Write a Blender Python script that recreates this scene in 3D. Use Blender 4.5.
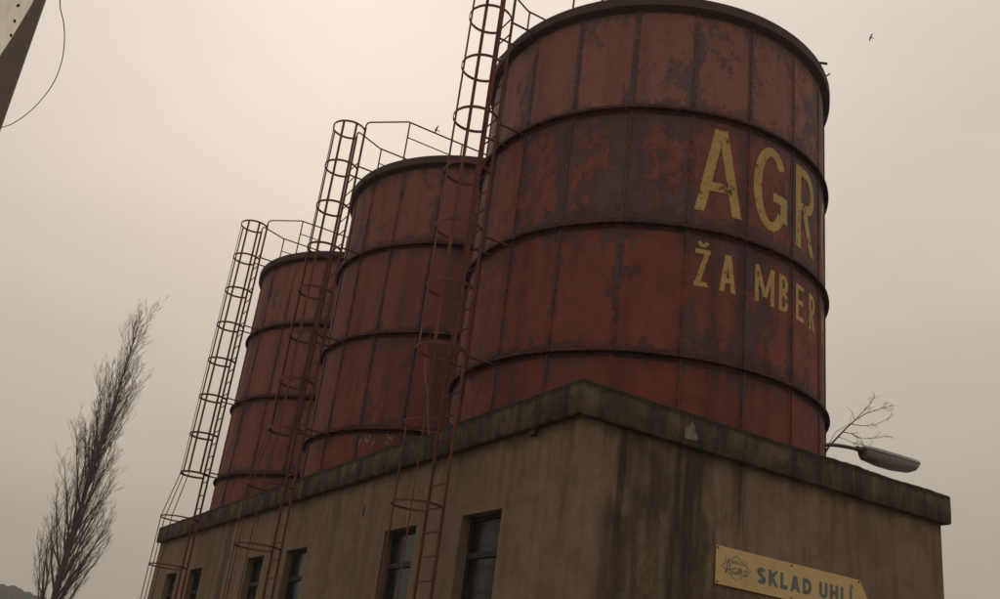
import bpy, math, random
from mathutils import Vector, Matrix, noise
random.seed(7)
R = math.radians
scene = bpy.context.scene
for o in list(bpy.data.objects): bpy.data.objects.remove(o)
COL = scene.collection

# ------------------------------------------------------------------ camera
cam_d = bpy.data.cameras.new('camera'); cam = bpy.data.objects.new('camera', cam_d); COL.objects.link(cam)
cam_d.sensor_width = 36.0; cam_d.lens = 36.0*1.00420; cam_d.clip_start = 0.05; cam_d.clip_end = 5000
PITCH, ROLL, YAW = 0.393781, 0.129553, 0.502436
CAM = Vector((-5.8752, -8.6057, 1.6))
fw = Vector((math.sin(YAW)*math.cos(PITCH), math.cos(YAW)*math.cos(PITCH), math.sin(PITCH)))
r0 = Vector((math.cos(YAW), -math.sin(YAW), 0)); u0 = r0.cross(fw)
rt = math.cos(ROLL)*r0+math.sin(ROLL)*u0; up = -math.sin(ROLL)*r0+math.cos(ROLL)*u0
M4 = Matrix((rt, up, -fw)).transposed().to_4x4(); M4.translation = CAM
cam.matrix_world = M4; scene.camera = cam

# ------------------------------------------------------------------ sky, sun, exposure
SUN_EL, SUN_AZ = R(33), R(16)            # sun behind the cloud, beyond the tanks (azimuth from +Y towards +X)
w = bpy.data.worlds.new('World'); scene.world = w; w.use_nodes = True
nt = w.node_tree; nt.nodes.clear()
def N(t, typ, **kw):
    n = t.nodes.new(typ)
    for k, v in kw.items(): setattr(n, k, v)
    return n
sky = N(nt, 'ShaderNodeTexSky', sky_type='NISHITA', sun_disc=False, sun_elevation=SUN_EL, sun_rotation=SUN_AZ,
        air_density=2.0, dust_density=8.0, ozone_density=1.0)
tc = N(nt, 'ShaderNodeTexCoord'); sp = N(nt, 'ShaderNodeSeparateXYZ'); nt.links.new(tc.outputs['Generated'], sp.inputs[0])
mx = N(nt, 'ShaderNodeMath', operation='MAXIMUM'); nt.links.new(sp.outputs['Z'], mx.inputs[0]); mx.inputs[1].default_value = 0.0
grad = N(nt, 'ShaderNodeMath', operation='MULTIPLY_ADD'); nt.links.new(mx.outputs[0], grad.inputs[0]); grad.inputs[1].default_value = 2.0; grad.inputs[2].default_value = 1.0
cl = N(nt, 'ShaderNodeTexNoise'); cl.inputs['Scale'].default_value = 3.2; cl.inputs['Detail'].default_value = 7.0; cl.inputs['Distortion'].default_value = 0.6
clmap = N(nt, 'ShaderNodeMapping'); clmap.inputs['Scale'].default_value = (1, 1, 2.4); nt.links.new(tc.outputs['Generated'], clmap.inputs['Vector']); nt.links.new(clmap.outputs[0], cl.inputs['Vector'])
clm = N(nt, 'ShaderNodeMapRange'); clm.inputs['From Min'].default_value = 0.3; clm.inputs['From Max'].default_value = 0.7
clm.inputs['To Min'].default_value = 0.95; clm.inputs['To Max'].default_value = 1.05; nt.links.new(cl.outputs['Fac'], clm.inputs['Value'])
mul = N(nt, 'ShaderNodeMath', operation='MULTIPLY'); nt.links.new(grad.outputs[0], mul.inputs[0]); nt.links.new(clm.outputs[0], mul.inputs[1])
tint = N(nt, 'ShaderNodeMix', data_type='RGBA'); tint.inputs['A'].default_value = (3.36, 3.00, 2.42, 1); tint.inputs['B'].default_value = (3.46, 2.98, 2.76, 1)
nt.links.new(mx.outputs[0], tint.inputs['Factor'])
# the cloud is a little brighter round the hidden sun
sdir = Vector((math.sin(SUN_AZ)*math.cos(SUN_EL), math.cos(SUN_AZ)*math.cos(SUN_EL), math.sin(SUN_EL)))
dt = N(nt, 'ShaderNodeVectorMath', operation='DOT_PRODUCT'); nt.links.new(tc.outputs['Generated'], dt.inputs[0]); dt.inputs[1].default_value = sdir
dm_ = N(nt, 'ShaderNodeMath', operation='MAXIMUM'); nt.links.new(dt.outputs['Value'], dm_.inputs[0]); dm_.inputs[1].default_value = 0.0
pw = N(nt, 'ShaderNodeMath', operation='POWER'); nt.links.new(dm_.outputs[0], pw.inputs[0]); pw.inputs[1].default_value = 9.0
gl = N(nt, 'ShaderNodeMath', operation='MULTIPLY_ADD'); nt.links.new(pw.outputs[0], gl.inputs[0]); gl.inputs[1].default_value = 0.22; gl.inputs[2].default_value = 0.935
mul2 = N(nt, 'ShaderNodeMath', operation='MULTIPLY'); nt.links.new(mul.outputs[0], mul2.inputs[0]); nt.links.new(gl.outputs[0], mul2.inputs[1])
ov = N(nt, 'ShaderNodeVectorMath', operation='SCALE'); nt.links.new(tint.outputs['Result'], ov.inputs[0]); nt.links.new(mul2.outputs[0], ov.inputs['Scale'])
mixs = N(nt, 'ShaderNodeMix', data_type='RGBA'); mixs.inputs['Factor'].default_value = 0.985
nt.links.new(sky.outputs[0], mixs.inputs['A']); nt.links.new(ov.outputs[0], mixs.inputs['B'])
bg = N(nt, 'ShaderNodeBackground'); bg.inputs['Strength'].default_value = 0.10
nt.links.new(mixs.outputs['Result'], bg.inputs['Color'])
wo = N(nt, 'ShaderNodeOutputWorld'); nt.links.new(bg.outputs[0], wo.inputs['Surface'])
sd = bpy.data.lights.new('sun', 'SUN'); so = bpy.data.objects.new('sun', sd); COL.objects.link(so)
sd.energy = 0.5; sd.angle = R(30); sd.color = (1.0, 0.95, 0.87)
so.rotation_euler = sdir.to_track_quat('Z', 'Y').to_euler(); so.location = (0, 0, 60)
vs = scene.view_settings; vs.view_transform = 'Standard'; vs.look = 'None'; vs.gamma = 1.0; vs.exposure = 0.0; vs.use_curve_mapping = False
scene.render.engine = 'CYCLES'
scene.render.resolution_x = 1024; scene.render.resolution_y = 613

# ------------------------------------------------------------------ measured dimensions (metres)
ZT, ZB = 5.132, 4.739                      # cornice top / underside
LEN, WID, OVER = 18.665, 6.195, 0.10       # cornice plan, wall set back by OVER
ROOF = 5.02
TX, TY, TS = 2.9985, 2.9675, 5.96          # tank centre line, first tank, spacing
TR, TF = 2.715, 2.79                       # shell and flange radii
ZRIM, ZR = 11.475, [9.604, 7.812, 6.004]   # rim and the three flange rings
SEAM0 = 9.6                                # first seam angle, then every 18 degrees
LX = -0.16                                 # plane of the ladders
LY = [2.77, 8.55, 14.50]

def pxray(x, y):
    a = (x-500)/1004.2034; b = -(y-299.5)/1004.2034
    return fw+rt*a+up*b
def at_dist(x, y, d):
    v = pxray(x, y); return CAM+v*(d/math.hypot(v.x, v.y))

# ------------------------------------------------------------------ mesh helpers
class MB:
    def __init__(s): s.v = []; s.f = []
    def add(s, vs_, fs):
        b = len(s.v); s.v += [tuple(q) for q in vs_]; s.f += [tuple(i+b for i in q) for q in fs]
    def box(s, a, b):
        x0, y0, z0 = a; x1, y1, z1 = b
        s.add([(x0,y0,z0),(x1,y0,z0),(x1,y1,z0),(x0,y1,z0),(x0,y0,z1),(x1,y0,z1),(x1,y1,z1),(x0,y1,z1)],
              [(0,3,2,1),(4,5,6,7),(0,1,5,4),(1,2,6,5),(2,3,7,6),(3,0,4,7)])
    def tube(s, pts, rad, n=6, cap=True):
        pts = [Vector(q) for q in pts]
        if not hasattr(rad, '__len__'): rad = [rad]*len(pts)
        ring = []; ref = None
        for i, q in enumerate(pts):
            t = (pts[min(i+1, len(pts)-1)]-pts[max(i-1, 0)])
            if t.length < 1e-9: t = Vector((0, 0, 1))
            t.normalize()
            if ref is None: ref = Vector((1, 0, 0)) if abs(t.x) < 0.8 else Vector((0, 1, 0))
            a = (ref-t*ref.dot(t)).normalized(); b = t.cross(a); ref = a
            ring.append([q+(a*math.cos(2*math.pi*k/n)+b*math.sin(2*math.pi*k/n))*rad[i] for k in range(n)])
        b0 = len(s.v)
        for rg in ring: s.v += [tuple(q) for q in rg]
        for i in range(len(pts)-1):
            for k in range(n):
                k2 = (k+1) % n
                s.f.append((b0+i*n+k, b0+i*n+k2, b0+(i+1)*n+k2, b0+(i+1)*n+k))
        if cap and n > 2:
            s.f.append(tuple(b0+k for k in reversed(range(n)))); s.f.append(tuple(b0+(len(pts)-1)*n+k for k in range(n)))
    def revolve(s, prof, n=120, a0=0, a1=360, closed_prof=True):
        full = abs(a1-a0-360) < 1e-6; m = n if full else n+1; k = len(prof); b0 = len(s.v)
        for i in range(m):
            a = R(a0+(a1-a0)*i/n); c, sn = math.cos(a), math.sin(a)
            s.v += [(q[0]*c, q[0]*sn, q[1]) for q in prof]
        for i in range(n):
            j = (i+1) % m
            for q in range(k if closed_prof else k-1):
                q2 = (q+1) % k
                s.f.append((b0+i*k+q, b0+j*k+q, b0+j*k+q2, b0+i*k+q2))
        if not full and closed_prof:
            s.f.append(tuple(b0+q for q in range(k))); s.f.append(tuple(b0+n*k+q for q in reversed(range(k))))
    def mesh(s, name, mat, smooth=False):
        m = bpy.data.meshes.new(name); m.from_pydata(s.v, [], s.f); m.validate(); m.update()
        if mat: m.materials.append(mat)
        if smooth: m.polygons.foreach_set('use_smooth', [True]*len(m.polygons))
        return m
    def build(s, name, mat, parent=None, smooth=False): return link(name, s.mesh(name, mat, smooth), parent)
def link(name, mesh, parent=None, loc=None, rotz=None):
    o = bpy.data.objects.new(name, mesh); COL.objects.link(o)
    if parent: o.parent = parent
    if loc is not None: o.location = loc
    if rotz is not None: o.rotation_euler = (0, 0, rotz)
    return o
def thing(name, label, cat, loc=(0, 0, 0), group=None):
    o = bpy.data.objects.new(name, None); COL.objects.link(o); o.location = loc; o.empty_display_size = 0.3
    return tag(o, label, cat, group)
def tag(o, label=None, cat=None, group=None, kind=None):
    if label: o['label'] = label
    if cat: o['category'] = cat
    if group: o['group'] = group
    if kind: o['kind'] = kind
    return o
def smooth_by_angle(m, deg=35):
    m.polygons.foreach_set('use_smooth', [True]*len(m.polygons))
    try: m.set_sharp_from_angle(angle=R(deg))
    except Exception: pass

# ------------------------------------------------------------------ materials
class Mat:
    def __init__(s, name):
        s.m = bpy.data.materials.new(name); s.m.use_nodes = True; s.t = s.m.node_tree; s.t.nodes.clear()
        s.b = N(s.t, 'ShaderNodeBsdfPrincipled'); o = N(s.t, 'ShaderNodeOutputMaterial'); s.L(s.b.outputs[0], o.inputs['Surface'])
        g = N(s.t, 'ShaderNodeNewGeometry'); s.pos = g.outputs['Position']
    def L(s, a, b): s.t.links.new(a, b)
    def noise(s, scale, detail=5, rough=0.55, stretch=(1, 1, 1), off=(0, 0, 0), vec=None, dist=0.0):
        mp = N(s.t, 'ShaderNodeMapping'); mp.inputs['Scale'].default_value = stretch; mp.inputs['Location'].default_value = off
        s.L(vec or s.pos, mp.inputs['Vector'])
        n = N(s.t, 'ShaderNodeTexNoise'); n.inputs['Scale'].default_value = scale; n.inputs['Detail'].default_value = detail
        n.inputs['Roughness'].default_value = rough; n.inputs['Distortion'].default_value = dist
        s.L(mp.outputs[0], n.inputs['Vector']); return n.outputs['Fac']
    def rng(s, v, a, b, c=0.0, d=1.0, smooth=False):
        n = N(s.t, 'ShaderNodeMapRange'); n.interpolation_type = 'SMOOTHSTEP' if smooth else 'LINEAR'
        s.L(v, n.inputs['Value'])
        for k, x in zip(('From Min', 'From Max', 'To Min', 'To Max'), (a, b, c, d)): n.inputs[k].default_value = x
        return n.outputs[0]
    def math(s, op, a, b=None, c=None):
        n = N(s.t, 'ShaderNodeMath', operation=op)
        for i, x in enumerate((a, b, c)):
            if x is None: continue
            if isinstance(x, (int, float)): n.inputs[i].default_value = x
            else: s.L(x, n.inputs[i])
        return n.outputs[0]
    def mix(s, f, a, b, mode='MIX'):
        n = N(s.t, 'ShaderNodeMix', data_type='RGBA', blend_type=mode)
        for k, x in (('Factor', f), ('A', a), ('B', b)):
            if isinstance(x, tuple): n.inputs[k].default_value = tuple(x)+(1,)
            elif isinstance(x, (int, float)): n.inputs[k].default_value = x
            else: s.L(x, n.inputs[k])
        return n.outputs['Result']
    def xyz(s, v=None):
        n = N(s.t, 'ShaderNodeSeparateXYZ'); s.L(v or s.pos, n.inputs[0]); return n.outputs
    def attr(s, name):
        n = N(s.t, 'ShaderNodeAttribute', attribute_type='OBJECT', attribute_name=name); return n.outputs['Fac']
    def rand(s):
        n = N(s.t, 'ShaderNodeObjectInfo'); return n.outputs['Random']
    def bump(s, h, strength, dist=0.02):
        n = N(s.t, 'ShaderNodeBump'); n.inputs['Strength'].default_value = strength; n.inputs['Distance'].default_value = dist
        s.L(h, n.inputs['Height']); s.L(n.outputs[0], s.b.inputs['Normal'])
    def col(s, c):
        if isinstance(c, tuple): s.b.inputs['Base Color'].default_value = tuple(c)+(1,)
        else: s.L(c, s.b.inputs['Base Color'])
    def rough(s, r, metal=0.0, spec=None):
        if isinstance(r, (int, float)): s.b.inputs['Roughness'].default_value = r
        else: s.L(r, s.b.inputs['Roughness'])
        s.b.inputs['Metallic'].default_value = metal
        if spec is not None: s.b.inputs['Specular IOR Level'].default_value = spec

RED = (0.212, 0.050, 0.036); RED2 = (0.142, 0.041, 0.032); GREY = (0.118, 0.082, 0.088); DARK = (0.062, 0.036, 0.036)
def tank_colour(M):
    """weathered red oxide paint: flaked grey-violet primer, worst along the joints, dark rims round the flakes, rain streaks, lens glare painted into the upper courses"""
    z = M.xyz()[2]
    fl, glare = M.attr('flake'), M.attr('glare')
    tco = N(M.t, 'ShaderNodeTexCoord'); loc = M.xyz(tco.outputs['Object'])
    ang = M.math('ARCTAN2', loc[1], loc[0]); eu = M.math('MULTIPLY', M.math('PINGPONG', ang, R(9.0)), TR)      # metres from the vertical joint
    fr = M.math('PINGPONG', M.math('ADD', z, -6.004+9.0), 0.9)                                                # metres from the ring joint
    n1 = M.noise(1.5, 8, 0.66, (1, 1, 0.55)); n2 = M.noise(5.5, 6, 0.65, (1, 1, 0.7), (3, 1, 7)); n3 = M.noise(26, 4, 0.65)
    st = M.noise(3.2, 4, 0.6, (1, 1, 0.07), (9, 2, 0))
    base = M.mix(M.rng(n2, 0.35, 0.68), RED, RED2)
    base = M.mix(M.math('MULTIPLY', M.rand(), 0.40), base, (0.150, 0.050, 0.038))
    base = M.mix(glare, base, M.mix(n1, (0.370, 0.142, 0.104), (0.285, 0.120, 0.096)))  # red lightened to imitate lens glare against the bright sky
    v = M.math('ADD', M.math('ADD', M.math('MULTIPLY', n1, 0.58), M.math('MULTIPLY', n2, 0.38)), M.math('MULTIPLY', n3, 0.17))
    v = M.math('ADD', v, M.math('MULTIPLY', fl, 0.30))                       # flake 0..1 per panel
    v = M.math('ADD', v, M.rng(eu, 0.02, 0.20, 0.062, 0.0, True))
    v = M.math('ADD', v, M.rng(fr, 0.02, 0.26, 0.062, 0.0, True))
    edge = M.rng(v, 0.660, 0.682); core = M.rng(v, 0.692, 0.715)
    c = M.mix(M.math('MULTIPLY', edge, 0.75), base, DARK)
    c = M.mix(core, c, M.mix(M.rng(n2, 0.3, 0.7), GREY, (0.094, 0.058, 0.058)))
    ha = M.math('MULTIPLY', M.math('FRACT', M.math('DIVIDE', M.math('ADD', z, -6.004+18.0), 1.8)), 1.8)          # height above the ring below
    jag = M.rng(M.math('SUBTRACT', M.math('ADD', M.noise(4.2, 7, 0.72, (1, 1, 0.8), (2, 7, 1)), M.math('MULTIPLY', fl, 0.34)), M.math('MULTIPLY', ha, 1.0)), 0.37, 0.395)
    c = M.mix(M.math('MULTIPLY', jag, 0.75), c, DARK)
    run = M.rng(M.math('SUBTRACT', M.math('ADD', M.noise(3.4, 7, 0.7, (1, 1, 0.30), (5, 7, 3)), M.math('MULTIPLY', fl, 0.20)), M.math('MULTIPLY', M.math('SUBTRACT', 1.8, ha), 0.42)), 0.44, 0.47)
    c = M.mix(M.math('MULTIPLY', run, 0.70), c, M.mix(n2, GREY, DARK))
    spots = M.rng(M.noise(13, 3, 0.7, (1, 1, 0.8), (1, 5, 2)), 0.62, 0.68)
    c = M.mix(M.math('MULTIPLY', spots, 0.55), c, DARK)
    c = M.mix(M.math('MULTIPLY', M.rng(st, 0.50, 0.72), 0.55), c, (0.050, 0.026, 0.024))
    c = M.mix(M.math('MULTIPLY', M.rng(n3, 0.4, 0.7), 0.22), c, DARK)
    c = M.mix(M.math('MULTIPLY', glare, 0.42), c, M.mix(n2, (0.205, 0.128, 0.112), (0.165, 0.112, 0.106)))  # milky glare colour laid over paint and flakes alike
    return c, n2, n3, v
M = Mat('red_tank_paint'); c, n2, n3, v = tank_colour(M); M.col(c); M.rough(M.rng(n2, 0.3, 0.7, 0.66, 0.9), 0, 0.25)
dent = M.noise(1.6, 3, 0.45, (1, 1, 0.7), (4, 4, 4))
M.bump(M.math('ADD', M.math('MULTIPLY', M.rng(v, 0.64, 0.69), -0.12), M.math('ADD', M.math('MULTIPLY', n3, 0.12), M.math('MULTIPLY', dent, 3.2))), 0.6, 0.03)
PAINT = M.m
M = Mat('flange_steel'); n = M.noise(5, 6, 0.65); n2 = M.noise(30, 3)
M.col(M.mix(M.rng(n, 0.42, 0.62), (0.050, 0.030, 0.029), (0.110, 0.042, 0.034))); M.rough(0.85, 0, 0.2); M.bump(n2, 0.3, 0.01); FLANGE = M.m
M = Mat('rim_steel'); n = M.noise(3, 6, 0.65); n2 = M.noise(30, 3)
M.col(M.mix(M.rng(n, 0.42, 0.62), (0.072, 0.054, 0.052), (0.100, 0.062, 0.054))); M.rough(0.85, 0, 0.2); M.bump(n2, 0.3, 0.01); RIMS = M.m
M = Mat('bolt_steel'); n = M.noise(9, 2); M.col(M.mix(M.rng(n, 0.66, 0.72), (0.060, 0.030, 0.027), (0.34, 0.30, 0.28))); M.rough(0.6, 0.3); BOLT = M.m
M = Mat('ladder_steel'); n = M.noise(4, 5, 0.6); M.col(M.mix(M.rng(n, 0.4, 0.6), (0.170, 0.055, 0.042), (0.105, 0.042, 0.036))); M.rough(0.8, 0, 0.3); LADDER = M.m
M = Mat('yellow_letter_paint'); n = M.noise(7, 8, 0.72, (1, 1, 0.8)); n2 = M.noise(40, 2)
c = M.mix(M.rng(M.noise(3, 3), 0.35, 0.65), (0.50, 0.36, 0.135), (0.41, 0.29, 0.11))
c = M.mix(M.math('MULTIPLY', M.rng(M.noise(19, 5, 0.7), 0.45, 0.7), 0.45), c, (0.20, 0.115, 0.05))
M.col(M.mix(M.rng(n, 0.565, 0.63), c, (0.085, 0.036, 0.027))); M.rough(0.8, 0, 0.2); LETTER = M.m
M = Mat('white_chalk_paint'); n = M.noise(14, 5, 0.7); M.col(M.mix(M.rng(n, 0.46, 0.56), (0.25, 0.20, 0.17), (0.09, 0.04, 0.03))); M.rough(0.9); CHALK = M.m

# rendered wall: brown plaster, soot streaks hanging from the cornice, patches
M = Mat('wall_plaster'); X, Y, Z = M.xyz()[0], M.xyz()[1], M.xyz()[2]
big = M.noise(0.7, 5, 0.6, (1, 1, 0.6)); med = M.noise(3.4, 6, 0.65); fine = M.noise(60, 4, 0.7)
stre = M.noise(2.6, 5, 0.62, (1, 1, 0.10), (5, 3, 1)); stre2 = M.noise(7, 4, 0.6, (1, 1, 0.06), (1, 8, 1))
c = M.mix(M.rng(big, 0.35, 0.65), (0.250, 0.178, 0.116), (0.190, 0.134, 0.088))
c = M.mix(M.math('MULTIPLY', M.rng(med, 0.45, 0.7), 0.45), c, (0.105, 0.072, 0.046))
reach = M.rng(Z, 2.2, 4.74, 0.25, 1.0)
endw = M.rng(X, 0.35, 0.6, 0, 1, True); endw2 = M.rng(X, 1.9, 3.0, 1, 0.0, True)
zone = M.math('ADD', M.math('MULTIPLY', M.math('MULTIPLY', endw, endw2), 0.84), 0.14)
s1 = M.math('MULTIPLY', M.math('MULTIPLY', M.rng(stre, 0.43, 0.62), zone), 1.0)
c = M.mix(s1, c, (0.052, 0.039, 0.028))
blot = M.math('MULTIPLY', M.rng(M.noise(1.5, 7, 0.68, (1, 1, 0.6), (3, 0, 2)), 0.42, 0.60), M.math('MULTIPLY', M.math('MULTIPLY', endw, endw2), 0.80))
c = M.mix(blot, c, (0.046, 0.035, 0.026))
leftw = M.rng(X, 0.14, 0.20, 1, 0)
for yc, hw_, k_ in ((12.45, 0.30, 0.62), (6.75, 0.22, 0.35), (9.45, 0.18, 0.25)):
    yd = M.math('ABSOLUTE', M.math('ADD', M.math('ADD', Y, -yc), M.math('MULTIPLY', M.math('ADD', med, -0.5), 0.35)))
    c = M.mix(M.math('MULTIPLY', M.math('MULTIPLY', M.rng(yd, hw_*0.4, hw_, 1, 0, True), leftw), k_), c, (0.050, 0.036, 0.026))
drip = M.math('MULTIPLY', M.rng(M.noise(4.2, 5, 0.7, (1, 1, 0.035), (4, 4, 4)), 0.53, 0.60), M.math('MULTIPLY', M.math('MULTIPLY', endw, M.rng(X, 2.2, 3.0, 1, 0.15)), M.rng(M.math('ADD', Z, M.math('MULTIPLY', med, 1.4)), 3.6, 4.8, 0.25, 1.0)))
c = M.mix(M.math('MULTIPLY', drip, 0.75), c, (0.034, 0.026, 0.020))
pits = M.rng(M.noise(34, 4, 0.7), 0.62, 0.70)
c = M.mix(M.math('MULTIPLY', pits, 0.45), c, (0.06, 0.045, 0.033))
s2 = M.math('MULTIPLY', M.math('MULTIPLY', M.rng(stre2, 0.50, 0.62), reach), 0.30)
c = M.mix(s2, c, (0.050, 0.036, 0.026))
pale = M.math('MULTIPLY', M.rng(M.noise(5, 4, 0.6, (1, 1, 0.05), (2, 2, 2)), 0.64, 0.72), 0.45)
c = M.mix(pale, c, (0.25, 0.19, 0.125))
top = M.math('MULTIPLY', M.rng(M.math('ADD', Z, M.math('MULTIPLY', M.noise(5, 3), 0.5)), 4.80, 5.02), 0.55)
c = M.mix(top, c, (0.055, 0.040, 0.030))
M.col(c); M.rough(0.92, 0, 0.2)
peel = M.rng(M.noise(1.9, 7, 0.68, (1, 1, 0.7), (6, 1, 4)), 0.52, 0.56)
M.bump(M.math('ADD', M.math('MULTIPLY', fine, 0.35), M.math('ADD', M.math('MULTIPLY', med, 0.6), M.math('MULTIPLY', peel, 0.35))), 0.65, 0.03); WALL = M.m
# cornice concrete: moss, lichen, runs
M = Mat('cornice_concrete'); Z = M.xyz()[2]
n1 = M.noise(1.6, 6, 0.65); n2 = M.noise(9, 6, 0.7); st = M.noise(4.5, 5, 0.6, (1, 1, 0.12), (2, 2, 9)); fine = M.noise(55, 4, 0.7)
c = M.mix(M.rng(n1, 0.38, 0.62), (0.135, 0.100, 0.068), (0.056, 0.046, 0.034))
c = M.mix(M.math('MULTIPLY', M.rng(n2, 0.5, 0.66), 0.7), c, (0.038, 0.034, 0.022))
c = M.mix(M.math('MULTIPLY', M.rng(st, 0.46, 0.64), 0.75), c, (0.030, 0.024, 0.018))
c = M.mix(M.math('MULTIPLY', M.rng(M.noise(3.8, 5, 0.6, (1, 1, 0.16), (7, 5, 3)), 0.62, 0.70), 0.60), c, (0.24, 0.195, 0.15))
moss = M.math('MULTIPLY', M.rng(M.math('ADD', Z, M.math('MULTIPLY', n2, 0.14)), 5.10, 5.15), 0.9)
c = M.mix(moss, c, (0.028, 0.027, 0.015))
M.col(c); M.rough(0.95, 0, 0.15); M.bump(M.math('ADD', M.math('MULTIPLY', fine, 0.4), M.math('MULTIPLY', n2, 1.0)), 0.7, 0.02); CORNICE = M.m
M = Mat('fresh_concrete_scar'); n = M.noise(14, 6, 0.7); M.col(M.mix(M.rng(n, 0.44, 0.60), (0.215, 0.18, 0.14), (0.085, 0.068, 0.05))); M.rough(0.95); SCAR = M.m
M = Mat('roof_felt'); n = M.noise(4, 6); M.col(M.mix(n, (0.03, 0.028, 0.025), (0.07, 0.06, 0.05))); M.rough(0.95); FELT = M.m
M = Mat('window_wood'); n = M.noise(20, 4, 0.6, (1, 1, 0.2)); M.col(M.mix(n, (0.016, 0.010, 0.008), (0.034, 0.020, 0.015))); M.rough(0.75); WOOD = M.m
M = Mat('dirty_glass'); n = M.noise(3.5, 6, 0.65, (1, 1, 0.5)); M.col(M.mix(M.rng(n, 0.4, 0.7), (0.010, 0.011, 0.010), (0.040, 0.038, 0.034))); M.rough(M.rng(n, 0.35, 0.7, 0.06, 0.35), 0, 0.30); GLASS = M.m
M = Mat('dark_room'); M.col((0.012, 0.011, 0.010)); M.rough(1.0); ROOM = M.m
M = Mat('sign_enamel'); n = M.noise(2.5, 5, 0.6); n2 = M.noise(18, 4, 0.6, (1, 1, 0.4))
c = M.mix(M.rng(n, 0.35, 0.65), (0.56, 0.41, 0.18), (0.48, 0.345, 0.15)); c = M.mix(M.math('MULTIPLY', M.rng(n2, 0.58, 0.72), 0.35), c, (0.25, 0.17, 0.08))
M.col(c); M.rough(0.5, 0, 0.3); SIGN = M.m
M = Mat('sign_teal_paint'); n = M.noise(20, 3); M.col(M.mix(n, (0.085, 0.125, 0.110), (0.105, 0.140, 0.120))); M.rough(0.6); TEAL = M.m
M = Mat('sign_faded_paint'); n = M.noise(20, 3); M.col(M.mix(n, (0.24, 0.20, 0.11), (0.29, 0.23, 0.12))); M.rough(0.6); FADED = M.m
M = Mat('lamp_enamel'); n = M.noise(7, 5, 0.6); M.col(M.mix(M.rng(n, 0.35, 0.65), (0.26, 0.24, 0.225), (0.15, 0.135, 0.125))); M.rough(0.5, 0.2); LAMPM = M.m
M = Mat('lamp_plastic'); n = M.noise(9, 4); M.col(M.mix(n, (0.22, 0.20, 0.175), (0.14, 0.125, 0.11))); M.rough(0.3); LAMPG = M.m
M = Mat('galvanised_arm'); n = M.noise(9, 4); M.col(M.mix(n, (0.10, 0.075, 0.06), (0.06, 0.045, 0.04))); M.rough(0.6, 0.3); ARM = M.m
M = Mat('bark'); n = M.noise(3, 5, 0.6, (1, 1, 0.3)); M.col(M.mix(n, (0.060, 0.050, 0.040), (0.105, 0.088, 0.068))); M.rough(0.95, 0, 0.1); BARK = M.m
M = Mat('twig'); n = M.noise(0.8, 3); M.col(M.mix(n, (0.115, 0.093, 0.070), (0.15, 0.123, 0.092))); M.rough(0.95, 0, 0.1); TWIG = M.m
M = Mat('fibreglass_sheet'); n = M.noise(3, 5, 0.6, (8, 1, 1)); c = M.mix(M.rng(n, 0.35, 0.7), (0.70, 0.68, 0.56), (0.58, 0.56, 0.45))
tl = N(M.t, 'ShaderNodeBsdfTranslucent'); M.L(c, tl.inputs['Color']); M.col(c); M.rough(0.6)
mxs = N(M.t, 'ShaderNodeMixShader'); mxs.inputs['Fac'].default_value = 0.75; M.L(M.b.outputs[0], mxs.inputs[1]); M.L(tl.outputs[0], mxs.inputs[2])
M.L(mxs.outputs[0], [q for q in M.t.nodes if q.type == 'OUTPUT_MATERIAL'][0].inputs['Surface']); SOFFIT = M.m
M = Mat('gutter_zinc'); n = M.noise(4, 5); M.col(M.mix(n, (0.60, 0.56, 0.53), (0.50, 0.46, 0.44))); M.rough(0.6, 0.2); ZINC = M.m
M = Mat('rusty_nail'); n = M.noise(60, 2); M.col(M.mix(n, (0.05, 0.04, 0.035), (0.03, 0.02, 0.02))); M.rough(0.8); NAIL = M.m
M = Mat('shed_render'); n = M.noise(2, 5); M.col(M.mix(n, (0.26, 0.23, 0.18), (0.19, 0.165, 0.13))); M.rough(0.95); SHEDW = M.m
M = Mat('black_cable'); n = M.noise(10, 2); M.col(M.mix(n, (0.02, 0.02, 0.02), (0.03, 0.028, 0.026))); M.rough(0.6); CABLE = M.m
M = Mat('hemp_rope'); n = M.noise(40, 2); M.col(M.mix(n, (0.20, 0.15, 0.10), (0.14, 0.10, 0.07))); M.rough(0.95); ROPE = M.m
M = Mat('feathers'); n = M.noise(20, 2); M.col(M.mix(n, (0.03, 0.028, 0.026), (0.06, 0.055, 0.05))); M.rough(0.9); BIRD = M.m
M = Mat('ground_dirt'); n = M.noise(0.35, 8, 0.6); n2 = M.noise(9, 5, 0.7); c = M.mix(M.rng(n, 0.4, 0.62), (0.085, 0.070, 0.052), (0.060, 0.065, 0.032))
M.col(M.mix(M.math('MULTIPLY', n2, 0.5), c, (0.05, 0.042, 0.033))); M.rough(0.97); M.bump(n2, 0.6, 0.05); DIRT = M.m
M = Mat('yard_concrete'); n = M.noise(0.9, 6); n2 = M.noise(80, 3); M.col(M.mix(n, (0.15, 0.135, 0.115), (0.21, 0.19, 0.16))); M.rough(0.95); M.bump(n2, 0.5, 0.01); ASPH = M.m
M = Mat('far_wood'); n = M.noise(0.09, 6, 0.7); M.col(M.mix(M.rng(n, 0.4, 0.6), (0.012, 0.014, 0.012), (0.030, 0.029, 0.024))); M.rough(1.0, 0, 0.0); FARW = M.m

# ------------------------------------------------------------------ ground and hill
m = MB(); m.add([(-700, -700, 0), (700, -700, 0), (700, 700, 0), (-700, 700, 0)], [(0, 1, 2, 3)])
tag(m.build('ground', DIRT), kind='structure')
m = MB(); m.add([(-9, -25, 0.004), (22, -25, 0.004), (22, 32, 0.004), (-9, 32, 0.004)], [(0, 1, 2, 3)])
tag(m.build('yard', ASPH), kind='structure')
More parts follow.
